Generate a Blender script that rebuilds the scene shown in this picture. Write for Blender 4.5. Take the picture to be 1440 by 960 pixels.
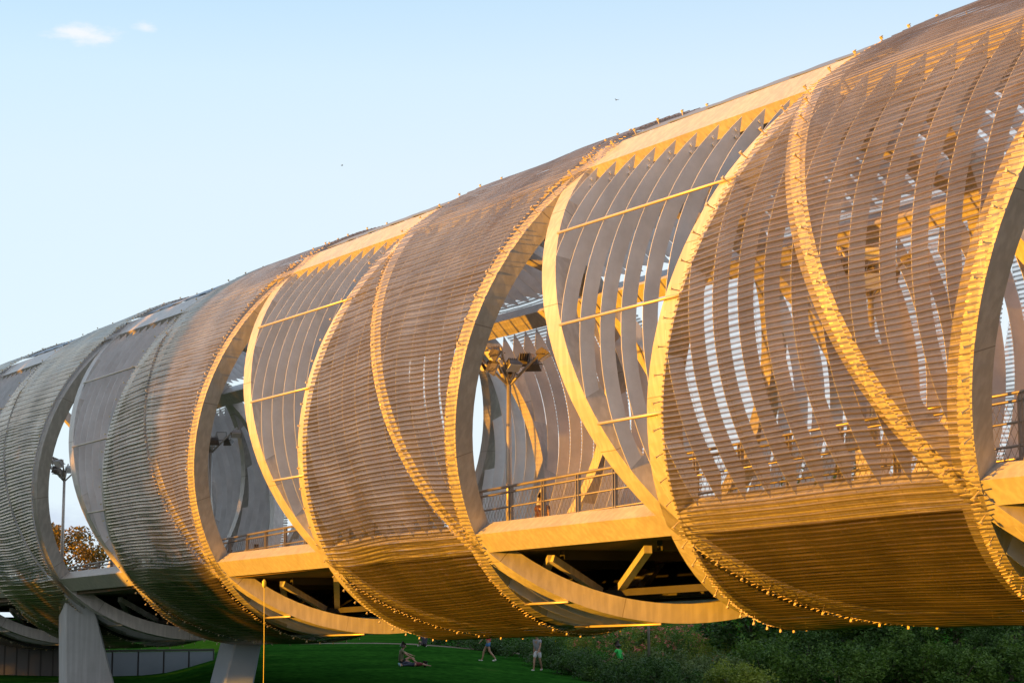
import bpy, bmesh, math, random
from math import sin, cos, pi, radians, sqrt, atan2, tan
from mathutils import Vector, Matrix, noise

for o in list(bpy.data.objects):
    bpy.data.objects.remove(o)
S = bpy.context.scene
COL = S.collection

# ------------------------------------------------------------------ camera
cam_d = bpy.data.cameras.new("camera")
cam = bpy.data.objects.new("camera", cam_d)
COL.objects.link(cam)
cam.location = (0, 0, 0)
PITCH = 0.13958
cam.rotation_euler = (pi / 2 + PITCH, 0, 0)
FPX = 2750.5
cam_d.sensor_width = 36
cam_d.lens = FPX / 1440 * 36
cam_d.clip_start = 0.5
cam_d.clip_end = 4000
S.camera = cam

# ------------------------------------------------------------------ sun direction (towards the sun)
AX = Vector((cos(1.0825), -sin(1.0825), 0))          # along the bridge, towards the camera side
NN = Vector((-sin(1.0825), -cos(1.0825), 0))         # out of the front side of the bridge
SUN_EL = radians(2.6)
SUN_B = radians(4)
sh = NN * cos(SUN_B) - AX * sin(SUN_B)
SUN = Vector((sh.x * cos(SUN_EL), sh.y * cos(SUN_EL), sin(SUN_EL)))

SKY_GAIN = 3.35
w = bpy.data.worlds.new("World")
S.world = w
w.use_nodes = True
nt = w.node_tree
nt.nodes.clear()
out = nt.nodes.new("ShaderNodeOutputWorld")
bg = nt.nodes.new("ShaderNodeBackground")
sky = nt.nodes.new("ShaderNodeTexSky")
sky.sky_type = 'NISHITA'
sky.sun_disc = False
sky.sun_elevation = SUN_EL
sky.sun_rotation = atan2(SUN.x, SUN.y)
sky.air_density = 1.0
sky.dust_density = 0.6
sky.ozone_density = 1.6
# the clear evening sky over Nishita: pale near the horizon, bluer above and away from the sun
def wn(t, **k):
    n = nt.nodes.new(t)
    for a_, b_ in k.items(): setattr(n, a_, b_)
    return n
tc = wn("ShaderNodeTexCoord")
nrm = wn("ShaderNodeVectorMath", operation='NORMALIZE')
nt.links.new(tc.outputs["Generated"], nrm.inputs[0])
sep = wn("ShaderNodeSeparateXYZ")
nt.links.new(nrm.outputs[0], sep.inputs[0])
ramp = wn("ShaderNodeValToRGB")
els = ramp.color_ramp.elements
SKYC = [(0.0, (0.76, 0.85, 0.92)), (0.10, (0.75, 0.855, 0.93)), (0.22, (0.70, 0.82, 0.92)), (0.27, (0.63, 0.79, 0.92)), (0.315, (0.51, 0.71, 0.90)), (0.6, (0.36, 0.50, 0.70)), (1.0, (0.28, 0.40, 0.60))]
els[0].position = SKYC[0][0]; els[0].color = (*SKYC[0][1], 1)
els[1].position = 1.0; els[1].color = (*SKYC[-1][1], 1)
for p_, c_ in SKYC[1:-1]:
    e = els.new(p_); e.color = (*c_, 1)
nt.links.new(sep.outputs["Z"], ramp.inputs["Fac"])
# slow left to right change: a little bluer to the left
lr = wn("ShaderNodeMapRange")
lr.inputs["From Min"].default_value = -0.26; lr.inputs["From Max"].default_value = 0.15
lr.inputs["To Min"].default_value = 0.0; lr.inputs["To Max"].default_value = 1.0
nt.links.new(sep.outputs["X"], lr.inputs["Value"])
lrm = wn("ShaderNodeMix", data_type='RGBA')
lrm.inputs[6].default_value = (0.95, 0.99, 1.0, 1); lrm.inputs[7].default_value = (1.03, 1.0, 0.99, 1)
nt.links.new(lr.outputs[0], lrm.inputs[0])
mul = wn("ShaderNodeMix", data_type='RGBA', blend_type='MULTIPLY'); mul.inputs[0].default_value = 1
nt.links.new(ramp.outputs[0], mul.inputs[6]); nt.links.new(lrm.outputs[2], mul.inputs[7])
# thin clouds in the sky itself
def dirn(px, py):
    x = (px - 720) / FPX; u = (480 - py) / FPX
    v = Vector((x, cos(PITCH) - u * sin(PITCH), sin(PITCH) + u * cos(PITCH)))
    return v.normalized()
def cloud(prev, d, sx, sz, dens, col, nscale, seed):
    sub = wn("ShaderNodeVectorMath", operation='SUBTRACT'); sub.inputs[1].default_value = d
    nt.links.new(nrm.outputs[0], sub.inputs[0])
    sc = wn("ShaderNodeVectorMath", operation='MULTIPLY'); sc.inputs[1].default_value = (1 / sx, 0.6 / sx, 1 / sz)
    nt.links.new(sub.outputs[0], sc.inputs[0])
    ln = wn("ShaderNodeVectorMath", operation='LENGTH'); nt.links.new(sc.outputs[0], ln.inputs[0])
    mp = wn("ShaderNodeMapping"); mp.inputs["Scale"].default_value = (nscale * 0.55, nscale * 0.5, nscale * 1.5); mp.inputs["Location"].default_value = (seed, seed, seed)
    nt.links.new(nrm.outputs[0], mp.inputs["Vector"])
    nz = wn("ShaderNodeTexNoise"); nz.inputs["Scale"].default_value = 1; nz.inputs["Detail"].default_value = 9; nz.inputs["Roughness"].default_value = 0.62
    nt.links.new(mp.outputs[0], nz.inputs["Vector"])
    m1 = wn("ShaderNodeMath", operation='MULTIPLY_ADD'); m1.inputs[1].default_value = -0.55; m1.inputs[2].default_value = 0.18
    nt.links.new(ln.outputs["Value"], m1.inputs[0])
    m2 = wn("ShaderNodeMath", operation='ADD'); nt.links.new(m1.outputs[0], m2.inputs[0]); nt.links.new(nz.outputs["Fac"], m2.inputs[1])
    mr = wn("ShaderNodeMapRange", interpolation_type='SMOOTHSTEP')
    mr.inputs["From Min"].default_value = 0.27; mr.inputs["From Max"].default_value = 0.70; mr.inputs["To Max"].default_value = dens
    nt.links.new(m2.outputs[0], mr.inputs["Value"])
    mx = wn("ShaderNodeMix", data_type='RGBA'); mx.inputs[7].default_value = (*col, 1)
    nt.links.new(mr.outputs[0], mx.inputs[0]); nt.links.new(prev, mx.inputs[6])
    return mx.outputs[2]
c = mul.outputs[2]
c = cloud(c, dirn(112, 47), 0.026, 0.0080, 0.62, (1.0, 0.93, 0.90), 90, 1.3)
c = cloud(c, dirn(205, 38), 0.010, 0.0045, 0.5, (1.0, 0.93, 0.90), 110, 4.3)
c = cloud(c, dirn(90, 730), 0.06, 0.014, 0.75, (0.55, 0.64, 0.80), 60, 2.1)
# the rest of the dome: warm and golden low around the sun, quiet and dimmer behind the camera
dsun = wn("ShaderNodeVectorMath", operation='DOT_PRODUCT'); dsun.inputs[1].default_value = SUN
nt.links.new(nrm.outputs[0], dsun.inputs[0])
bk = wn("ShaderNodeMapRange", interpolation_type='SMOOTHSTEP')
bk.inputs["From Min"].default_value = 0.75; bk.inputs["From Max"].default_value = -0.05; bk.inputs["To Min"].default_value = 0; bk.inputs["To Max"].default_value = 0.92
nt.links.new(sep.outputs["Y"], bk.inputs["Value"])
bmx = wn("ShaderNodeMix", data_type='RGBA'); bmx.inputs[7].default_value = (0.60, 0.62, 0.68, 1)
nt.links.new(bk.outputs[0], bmx.inputs[0]); nt.links.new(c, bmx.inputs[6])
wk = wn("ShaderNodeMapRange", interpolation_type='SMOOTHSTEP')
wk.inputs["From Min"].default_value = 0.8; wk.inputs["From Max"].default_value = 1.0; wk.inputs["To Max"].default_value = 0.9
nt.links.new(dsun.outputs["Value"], wk.inputs["Value"])
wmx = wn("ShaderNodeMix", data_type='RGBA'); wmx.inputs[7].default_value = (1.0, 0.72, 0.50, 1)
nt.links.new(wk.outputs[0], wmx.inputs[0]); nt.links.new(bmx.outputs[2], wmx.inputs[6])
c = wmx.outputs[2]
gain = wn("ShaderNodeVectorMath", operation='SCALE'); gain.inputs["Scale"].default_value = SKY_GAIN
nt.links.new(c, gain.inputs[0])
add = wn("ShaderNodeMix", data_type='RGBA'); add.inputs[0].default_value = 0.94
nt.links.new(sky.outputs[0], add.inputs[6]); nt.links.new(gain.outputs[0], add.inputs[7])
nt.links.new(add.outputs[2], bg.inputs[0])
bg.inputs[1].default_value = 0.15
nt.links.new(bg.outputs[0], out.inputs[0])

sun_d = bpy.data.lights.new("sun", 'SUN')
sun_d.energy = 5.0
sun_d.color = (1.0, 0.40, 0.015)
sun_d.angle = radians(0.5)
sun = bpy.data.objects.new("sun", sun_d)
COL.objects.link(sun)
sun.rotation_euler = SUN.to_track_quat('Z', 'Y').to_euler()

S.view_settings.view_transform = 'Standard'
S.view_settings.look = 'None'
S.view_settings.gamma = 1
S.view_settings.use_curve_mapping = False
S.view_settings.exposure = 1.2
S.render.engine = 'CYCLES'
S.cycles.use_denoising = True
S.cycles.transparent_max_bounces = 24
S.cycles.max_bounces = 7
S.cycles.diffuse_bounces = 4
S.cycles.glossy_bounces = 3
S.cycles.sample_clamp_indirect = 6

# ------------------------------------------------------------------ materials
def principled(name):
    m = bpy.data.materials.new(name)
    m.use_nodes = True
    n = m.node_tree
    return m, n, n.nodes["Principled BSDF"]

def mat(name, col, rough=0.5, metal=0.0, var=0.12, scale=1.5, bump=0.0, bscale=20, streak=0.0, detail=6):
    """procedural: base colour broken up by two scales of object-space noise"""
    m, n, p = principled(name)
    tc = n.nodes.new("ShaderNodeTexCoord")
    nz = n.nodes.new("ShaderNodeTexNoise")
    nz.inputs["Scale"].default_value = scale
    nz.inputs["Detail"].default_value = detail
    nz.inputs["Roughness"].default_value = 0.65
    n.links.new(tc.outputs["Object"], nz.inputs["Vector"])
    rp = n.nodes.new("ShaderNodeValToRGB")
    rp.color_ramp.elements[0].position = 0.3
    rp.color_ramp.elements[1].position = 0.72
    a = [max(0, c * (1 - var)) for c in col]
    b = [min(1, c * (1 + var)) for c in col]
    rp.color_ramp.elements[0].color = (*a, 1)
    rp.color_ramp.elements[1].color = (*b, 1)
    n.links.new(nz.outputs["Fac"], rp.inputs["Fac"])
    last = rp.outputs["Color"]
    if streak > 0:
        mp = n.nodes.new("ShaderNodeMapping")
        mp.inputs["Scale"].default_value = (6, 6, 0.35)
        n.links.new(tc.outputs["Object"], mp.inputs["Vector"])
        n2 = n.nodes.new("ShaderNodeTexNoise")
        n2.inputs["Scale"].default_value = 1.4
        n2.inputs["Detail"].default_value = 5
        n.links.new(mp.outputs[0], n2.inputs["Vector"])
        r2 = n.nodes.new("ShaderNodeValToRGB")
        r2.color_ramp.elements[0].position = 0.42
        r2.color_ramp.elements[1].position = 0.62
        r2.color_ramp.elements[0].color = (1 - streak,) * 3 + (1,)
        r2.color_ramp.elements[1].color = (1, 1, 1, 1)
        n.links.new(n2.outputs["Fac"], r2.inputs["Fac"])
        mx = n.nodes.new("ShaderNodeMix"); mx.data_type = 'RGBA'; mx.blend_type = 'MULTIPLY'
        mx.inputs[0].default_value = 1
        n.links.new(last, mx.inputs[6]); n.links.new(r2.outputs[0], mx.inputs[7])
        last = mx.outputs[2]
    n.links.new(last, p.inputs["Base Color"])
    rr = n.nodes.new("ShaderNodeMapRange")
    rr.inputs["To Min"].default_value = max(0.05, rough - 0.1)
    rr.inputs["To Max"].default_value = min(1, rough + 0.12)
    n.links.new(nz.outputs["Fac"], rr.inputs["Value"])
    n.links.new(rr.outputs[0], p.inputs["Roughness"])
    p.inputs["Metallic"].default_value = metal
    if bump:
        nb = n.nodes.new("ShaderNodeTexNoise")
        nb.inputs["Scale"].default_value = bscale
        nb.inputs["Detail"].default_value = 8
        n.links.new(tc.outputs["Object"], nb.inputs["Vector"])
        bp = n.nodes.new("ShaderNodeBump")
        bp.inputs["Strength"].default_value = bump
        n.links.new(nb.outputs["Fac"], bp.inputs["Height"])
        n.links.new(bp.outputs[0], p.inputs["Normal"])
    return m

M_STEEL = mat("painted_steel", (0.57, 0.545, 0.52), 0.42, 0.15, 0.10, 0.8, 0.06, 3, streak=0.17)
M_SEAM = mat("weld_seam", (0.30, 0.27, 0.24), 0.6, 0.2, 0.1)
M_FIN = mat("louvre_metal", (0.72, 0.73, 0.76), 0.42, 0.12, 0.15, 1.1, 0.05, 4)
M_ROD = mat("rod_steel", (0.60, 0.52, 0.42), 0.4, 0.3, 0.08)
M_BRK = mat("bracket_steel", (0.70, 0.58, 0.36), 0.4, 0.35, 0.15)
M_RAIL = mat("railing_steel", (0.34, 0.31, 0.28), 0.35, 0.6, 0.15)
M_TRUSS = mat("truss_steel", (0.30, 0.28, 0.26), 0.5, 0.2, 0.15)
M_DARK = mat("dark_steel", (0.05, 0.047, 0.045), 0.6, 0.2, 0.2)
M_DECK = mat("timber_deck", (0.16, 0.11, 0.07), 0.8, 0, 0.25, 4)
M_POLE = mat("galvanised_pole", (0.48, 0.45, 0.41), 0.35, 0.5, 0.1)
M_FLOOD = mat("floodlight_body", (0.22, 0.20, 0.18), 0.35, 0.4, 0.4)
M_CONC = mat("pale_concrete", (0.46, 0.48, 0.50), 0.85, 0, 0.10, 1.2, 0.25, 12, streak=0.14)
M_CONC2 = mat("blue_grey_steel", (0.30, 0.37, 0.44), 0.6, 0, 0.08, 0.8, 0.1, 8)

def mesh_material():
    """woven stainless mesh in folds: dense rows of wire with an open weave between them"""
    m, n, p = principled("woven_metal_mesh")
    N = n.nodes; Lk = n.links
    uv = N.new("ShaderNodeUVMap"); uv.uv_map = "UVMap"
    mpp = N.new("ShaderNodeMapping"); mpp.inputs["Scale"].default_value = (1, 0.107, 1)
    Lk.new(uv.outputs[0], mpp.inputs["Vector"])
    nz = N.new("ShaderNodeTexNoise"); nz.inputs["Scale"].default_value = 0.7; nz.inputs["Detail"].default_value = 6
    Lk.new(mpp.outputs[0], nz.inputs["Vector"])
    rp = N.new("ShaderNodeValToRGB")
    rp.color_ramp.elements[0].color = (0.31, 0.225, 0.16, 1)
    rp.color_ramp.elements[1].color = (0.52, 0.39, 0.28, 1)
    rp.color_ramp.elements[0].position = 0.3; rp.color_ramp.elements[1].position = 0.7
    Lk.new(nz.outputs["Fac"], rp.inputs["Fac"])
    Lk.new(rp.outputs[0], p.inputs["Base Color"])
    p.inputs["Metallic"].default_value = 0.88
    p.inputs["Roughness"].default_value = 0.28
    sx = N.new("ShaderNodeSeparateXYZ"); Lk.new(uv.outputs[0], sx.inputs[0])
    ph = N.new("ShaderNodeMath"); ph.operation = 'MULTIPLY'; ph.inputs[1].default_value = 2 * pi
    Lk.new(sx.outputs["Y"], ph.inputs[0])
    sn = N.new("ShaderNodeMath"); sn.operation = 'SINE'; Lk.new(ph.outputs[0], sn.inputs[0])
    row = N.new("ShaderNodeMapRange"); row.interpolation_type = 'SMOOTHSTEP'
    row.inputs["From Min"].default_value = -0.2; row.inputs["From Max"].default_value = 0.9
    row.inputs["To Min"].default_value = 0.17; row.inputs["To Max"].default_value = 0.62
    Lk.new(sn.outputs[0], row.inputs["Value"])
    nf = N.new("ShaderNodeTexNoise"); nf.inputs["Scale"].default_value = 7; nf.inputs["Detail"].default_value = 4
    Lk.new(mpp.outputs[0], nf.inputs["Vector"])
    mr = N.new("ShaderNodeMapRange")
    mr.inputs["From Min"].default_value = 0.3; mr.inputs["From Max"].default_value = 0.7
    mr.inputs["To Min"].default_value = -0.04; mr.inputs["To Max"].default_value = 0.04
    Lk.new(nf.outputs["Fac"], mr.inputs["Value"])
    # lengthwise seams of the mesh rolls, a denser stitched line every metre or so
    sm = N.new("ShaderNodeMath"); sm.operation = 'FRACT'
    sd = N.new("ShaderNodeMath"); sd.operation = 'DIVIDE'; sd.inputs[1].default_value = 1.13
    Lk.new(sx.outputs["X"], sd.inputs[0]); Lk.new(sd.outputs[0], sm.inputs[0])
    sl = N.new("ShaderNodeMath"); sl.operation = 'LESS_THAN'; sl.inputs[1].default_value = 0.025
    Lk.new(sm.outputs[0], sl.inputs[0])
    sl2 = N.new("ShaderNodeMath"); sl2.operation = 'MULTIPLY'; sl2.inputs[1].default_value = 0.14
    Lk.new(sl.outputs[0], sl2.inputs[0])
    hp = N.new("ShaderNodeMath"); hp.operation = 'MULTIPLY'; hp.inputs[1].default_value = pi; Lk.new(sx.outputs["Y"], hp.inputs[0])
    hs = N.new("ShaderNodeMath"); hs.operation = 'SINE'; Lk.new(hp.outputs[0], hs.inputs[0])
    hm_ = N.new("ShaderNodeMath"); hm_.operation = 'MULTIPLY_ADD'; hm_.inputs[1].default_value = 0.07; Lk.new(hs.outputs[0], hm_.inputs[0]); Lk.new(row.outputs[0], hm_.inputs[2])
    ad = N.new("ShaderNodeMath"); ad.operation = 'ADD'; Lk.new(hm_.outputs[0], ad.inputs[0]); Lk.new(mr.outputs[0], ad.inputs[1])
    ad2 = N.new("ShaderNodeMath"); ad2.operation = 'ADD'; ad2.use_clamp = True; Lk.new(ad.outputs[0], ad2.inputs[0]); Lk.new(sl2.outputs[0], ad2.inputs[1])
    tr = N.new("ShaderNodeBsdfTransparent")
    ms = N.new("ShaderNodeMixShader")
    # a weave has thickness: the longer the path through it, the less gets past (1 - (1-a)^(1/cos))
    ge = N.new("ShaderNodeNewGeometry")
    dt = N.new("ShaderNodeVectorMath"); dt.operation = 'DOT_PRODUCT'
    Lk.new(ge.outputs["Normal"], dt.inputs[0]); Lk.new(ge.outputs["Incoming"], dt.inputs[1])
    ab = N.new("ShaderNodeMath"); ab.operation = 'ABSOLUTE'; Lk.new(dt.outputs["Value"], ab.inputs[0])
    mxm = N.new("ShaderNodeMath"); mxm.operation = 'MAXIMUM'; mxm.inputs[1].default_value = 0.09; Lk.new(ab.outputs[0], mxm.inputs[0])
    inv_ = N.new("ShaderNodeMath"); inv_.operation = 'DIVIDE'; inv_.inputs[0].default_value = 1.0; Lk.new(mxm.outputs[0], inv_.inputs[1])
    om = N.new("ShaderNodeMath"); om.operation = 'SUBTRACT'; om.inputs[0].default_value = 1.0; Lk.new(ad2.outputs[0], om.inputs[1])
    pw = N.new("ShaderNodeMath"); pw.operation = 'POWER'; Lk.new(om.outputs[0], pw.inputs[0]); Lk.new(inv_.outputs[0], pw.inputs[1])
    op = N.new("ShaderNodeMath"); op.operation = 'SUBTRACT'; op.inputs[0].default_value = 1.0; op.use_clamp = True; Lk.new(pw.outputs[0], op.inputs[1])
    Lk.new(op.outputs[0], ms.inputs[0])
    Lk.new(tr.outputs[0], ms.inputs[1])
    Lk.new(p.outputs[0], ms.inputs[2])
    Lk.new(ms.outputs[0], N["Material Output"].inputs["Surface"])
    return m
M_MESH = mesh_material()

# ------------------------------------------------------------------ helpers
def link(name, me, m=None, parent=None):
    o = bpy.data.objects.new(name, me)
    COL.objects.link(o)
    if m is not None and me is not None:
        me.materials.clear(); me.materials.append(m)
    if parent is not None:
        o.parent = parent
    return o

def tag(o, label=None, cat=None, group=None, kind=None):
    if label: o["label"] = label
    if cat: o["category"] = cat
    if group: o["group"] = group
    if kind: o["kind"] = kind
    return o

def empty(name, loc=(0, 0, 0), rz=0):
    o = bpy.data.objects.new(name, None)
    COL.objects.link(o)
    o.location = loc
    o.rotation_euler = (0, 0, rz)
    o.empty_display_size = 0.2
    return o

class MB:
    def __init__(s):
        s.v = []; s.f = []; s.uv = None; s.smooth = False
    def quadbox(s, c8):
        b = len(s.v); s.v += [tuple(c) for c in c8]
        for q in ((0, 1, 2, 3), (7, 6, 5, 4), (0, 4, 5, 1), (1, 5, 6, 2), (2, 6, 7, 3), (3, 7, 4, 0)):
            s.f.append(tuple(b + i for i in q))
    def box(s, c, sx, sy, sz, R=None):
        c = Vector(c); pts = []
        for z in (-1, 1):
            for (x, y) in ((-1, -1), (1, -1), (1, 1), (-1, 1)):
                d = Vector((x * sx / 2, y * sy / 2, z * sz / 2))
                pts.append(c + (R @ d if R is not None else d))
        s.quadbox(pts)
    def beam(s, a, b, wd, ht, up=Vector((0, 0, 1))):
        a = Vector(a); b = Vector(b); d = (b - a).normalized()
        x = d.cross(up).normalized(); y = x.cross(d).normalized()
        pts = []
        for P_ in (a, b):
            for (i, j) in ((-1, -1), (1, -1), (1, 1), (-1, 1)):
                pts.append(P_ + x * (i * wd / 2) + y * (j * ht / 2))
        s.quadbox(pts)
    def tube(s, pts, r, seg=8, cap=True):
        pts = [Vector(p) for p in pts]; n = len(pts); b = len(s.v)
        rr = r if isinstance(r, (list, tuple)) else [r] * n
        up = None
        for i, p in enumerate(pts):
            t = (pts[min(i + 1, n - 1)] - pts[max(i - 1, 0)]).normalized()
            if up is None:
                up = t.orthogonal().normalized()
            x = (up - t * up.dot(t)).normalized(); up = x
            y = t.cross(x)
            for k in range(seg):
                a = 2 * pi * k / seg
                s.v.append(tuple(p + x * (rr[i] * cos(a)) + y * (rr[i] * sin(a))))
        for i in range(n - 1):
            for k in range(seg):
                k2 = (k + 1) % seg
                s.f.append((b + i * seg + k, b + i * seg + k2, b + (i + 1) * seg + k2, b + (i + 1) * seg + k))
        if cap:
            s.f.append(tuple(b + k for k in range(seg))[::-1])
            s.f.append(tuple(b + (n - 1) * seg + k for k in range(seg)))
    def loft(s, rings, closed=True, cap=True):
        b = len(s.v); m = len(rings[0])
        for r in rings:
            s.v += [tuple(p) for p in r]
        for i in range(len(rings) - 1):
            for k in range(m if closed else m - 1):
                k2 = (k + 1) % m
                s.f.append((b + i * m + k, b + i * m + k2, b + (i + 1) * m + k2, b + (i + 1) * m + k))
        if cap and closed:
            s.f.append(tuple(b + k for k in range(m))[::-1])
            s.f.append(tuple(b + (len(rings) - 1) * m + k for k in range(m)))
    def build(s, name, m, parent=None, smooth=False, origin=None):
        me = bpy.data.meshes.new(name)
        v = s.v
        if origin is not None:
            ox, oy, oz = origin
            v = [(x - ox, y - oy, z - oz) for x, y, z in v]
        me.from_pydata(v, [], s.f)
        me.update()
        if smooth:
            me.polygons.foreach_set("use_smooth", [True] * len(me.polygons))
        bm = bmesh.new(); bm.from_mesh(me)
        bmesh.ops.recalc_face_normals(bm, faces=bm.faces)
        bm.to_mesh(me); bm.free()
        o = link(name, me, m, parent)
        if origin is not None and parent is None:
            o.location = origin
        return o

# ------------------------------------------------------------------ the tube: (s, phi, radius) -> world
BASE = Vector((3.48072, 47.58559, 5.60819))
TAP = -0.02155
PER = 17.203
H = PER / (2 * pi)
S0 = 3.335
PH0 = 0.74
UP = Vector((0, 0, 1))
def RAD(s): return 6.0 + TAP * s
def T(s, ph, dr=0.0):
    r = RAD(s) + dr
    return BASE + AX * s + UP * (r * cos(ph)) + NN * (r * sin(ph))
def F1(ph, j): return S0 - H * (ph - PH0) + j * PER / 2      # j even: L edge of a mesh band, odd: M edge
def F2(ph, j): return S0 + H * (ph - PH0) + j * PER / 2
PHD = PH0 + pi / 2      # front deck chord 2.31
CH = [PH0, PHD, PHD + pi / 2, PH0 - pi / 2]
SMIN, SMAX = -58.0, 34.0

bridge = empty("spiral_footbridge", tuple(BASE))
tag(bridge, "long tubular spiral footbridge of wrapped metal mesh, steel ribs and louvres", "footbridge")
BR_INV = Matrix.Translation(-BASE)
def bput(mb, name, m, smooth=False, parent=None):
    o = mb.build(name, m, None, smooth)
    o.data.transform(BR_INV)
    o.parent = parent or bridge
    return o

def frame_at(s, ph):
    rad = UP * cos(ph) + NN * sin(ph)
    tn = UP * (-sin(ph)) + NN * cos(ph)
    R = Matrix((AX, tn, rad)).transposed()
    return R

# --- helical box ribs, one part per full turn
RO, RI, RW = -0.20, -0.66, 0.57
def rib_turn(F, j, off=0.0):
    """one turn of the box rib; plates are joined every few metres by a narrow weld"""
    mb = MB(); rings = []; seams = []
    n = 96; rnd = random.Random(j * 31 + (1 if F is F1 else 2))
    phs = [PH0 - pi / 2 + 2 * pi * i / n for i in range(n + 1)]
    ps = PH0 - pi / 2 + 0.2
    while ps < PH0 + 3 * pi / 2 - 0.1:
        phs += [ps, ps + 0.0035]; seams.append(ps)
        ps += rnd.uniform(0.42, 0.60)
    phs.sort()
    for ph in phs:
        s = F(ph, j)
        a, b = s - RW + off, s + off
        rings.append([T(a, ph, RO), T(b, ph, RO), T(b, ph, RI), T(a, ph, RI)])
    mb.loft(rings)
    return mb, [i for i in range(len(phs) - 1) if phs[i] in seams]
def rib_part(F, j, name):
    mb, idx = rib_turn(F, j)
    o = bput(mb, name, M_STEEL)
    o.data.materials.append(M_SEAM)
    for i in idx:
        for k in range(4): o.data.polygons[i * 4 + k].material_index = 1
    return o
ribs = []
for j in range(-7, 4):
    o = rib_part(F1, j, "spiral_rib")
    ribs.append(('1', j, o))
for j in range(-8, 3):
    o = rib_part(F2, j, "cross_rib")
    ribs.append(('2', j, o))

# --- joint lines of the ribs: thin dark seams every ~3 m (real plates butt-welded)
# --- longitudinal chords
def chord(ph, name, tilt, wd, dp, m=M_STEEL, r0=-0.22, smin=SMIN, smax=SMAX):
    # outer lower corner at (ph, r0); faces turned by tilt away from radial
    mb = MB(); rings = []
    n = 40
    for i in range(n + 1):
        s = smin + (smax - smin) * i / n
        c = T(s, ph, r0)
        rad = UP * cos(ph + tilt) + NN * sin(ph + tilt)
        tan_ = UP * (-sin(ph + tilt)) + NN * cos(ph + tilt)
        rings.append([c, c - tan_ * wd, c - tan_ * wd - rad * dp, c - rad * dp])
    mb.loft(rings)
    return bput(mb, name, m)
for k in range(-4, 3):
    chord(0.712, "top_beam", 0.07, 0.85, 0.36, r0=-0.19, smin=S0 + k * PER - 0.5, smax=S0 + k * PER + PER / 2 + 0.35)
    chord(0.70, "top_beam", 0.0, 0.40, 0.5, r0=-0.24, smin=S0 + k * PER + PER / 2 + 0.36, smax=S0 + (k + 1) * PER - 0.51)
# deck edge beams
def deck_chord(sign, smin, smax):
    mb = MB(); rings = []
    for i in range(41):
        s = smin + (smax - smin) * i / 40
        r = []
        for (ph, dr) in ((2.262, -0.21), (2.358, -0.21), (2.358, -0.66), (2.262, -0.66)):
            r.append(T(s, ph * sign, dr))
        rings.append(r)
    mb.loft(rings)
    return bput(mb, "deck_edge_beam", M_STEEL)
deck_chord(1, SMIN, SMAX)
deck_chord(-1, SMIN, SMAX)
def back_top():
    mb = MB(); rings = []
    for i in range(41):
        s = SMIN + (SMAX - SMIN) * i / 40
        rings.append([T(s, ph, dr) for (ph, dr) in ((-0.79, -0.22), (-0.89, -0.22), (-0.89, -0.72), (-0.79, -0.72))])
    mb.loft(rings)
    return bput(mb, "top_beam", M_STEEL)
back_top()

# --- longitudinal rods that tie the louvres
for q, (p0, p1) in enumerate(((PH0, PHD), (PHD + pi / 2 - 2 * pi, PH0 - pi / 2), (PHD, PHD + pi / 2))):
    pass
def rods(ph, gaps):
    mb = MB()
    for (a, b) in gaps:
        mb.tube([T(a, ph, -0.17), T((a + b) / 2, ph, -0.17), T(b, ph, -0.17)], 0.032, 6)
    if mb.v: return bput(mb, "tie_rod", M_ROD, True)

# --- louvres: radial plates on rings of constant s
FS = 0.782
FIN_IN = -0.575
def allowed(quad, s, ph):
    """False inside the open triangle of that quadrant"""
    def modp(x, lo):  # shift x into [lo, lo+PER)
        return lo + (x - lo) % PER
    if quad == 'front':
        x = modp(s, S0 - PER / 2)
        l = S0 - H * (ph - PH0); r = S0 + H * (ph - PH0)
        return not (l - 0.2 < x < r - 0.05)
    if quad == 'bottom':
        n0 = F1(PHD, 0)
        x = modp(s, n0)
        l = n0 + H * (ph - PHD); r = F1(ph, 1)
        return ph > 3.4 or not (l - 0.2 < x < r - 0.05)
    if quad == 'back':
        d = (PH0 - pi / 2) - ph
        n0 = F1(PH0 - pi / 2, 1) - PER       # M-type node on the back top chord
        x = modp(s, n0 - PER / 2)
        l = n0 - PER / 2 + H * d; r = n0 - H * d
        return not (l - 0.2 < x < r - 0.05)
    return True

def fin(mb, s, ph0, ph1, taper0, taper1):
    """one curved radial plate from ph0 to ph1, slanted tips"""
    L = ph1 - ph0
    if L < 0.05: return
    n = max(2, int(L / 0.06))
    rings = []
    th = 0.013
    lean = 0.05
    for i in range(n + 1):
        t = i / n
        po = ph0 + L * t
        a = ph0 + (0.085 if taper0 else 0); b = ph1 - (0.085 if taper1 else 0)
        if b < a: a = b = (a + b) / 2
        pi_ = a + (b - a) * t
        ph_o, ph_i = po, pi_
        rings.append([T(s, ph_o, -0.20), T(s + th, ph_o, -0.20), T(s + th - lean, ph_i, FIN_IN), T(s - lean, ph_i, FIN_IN)])
    mb.loft(rings)
    if taper0 and ph0 > 0.5:      # the bolts that hang each blade from the beam
        for (dp, dr) in ((0.055, -0.30), (0.075, -0.40)):
            mb.box(T(s + 0.012, ph0 + dp, dr), 0.05, 0.05, 0.05, frame_at(s, ph0 + dp))

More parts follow.
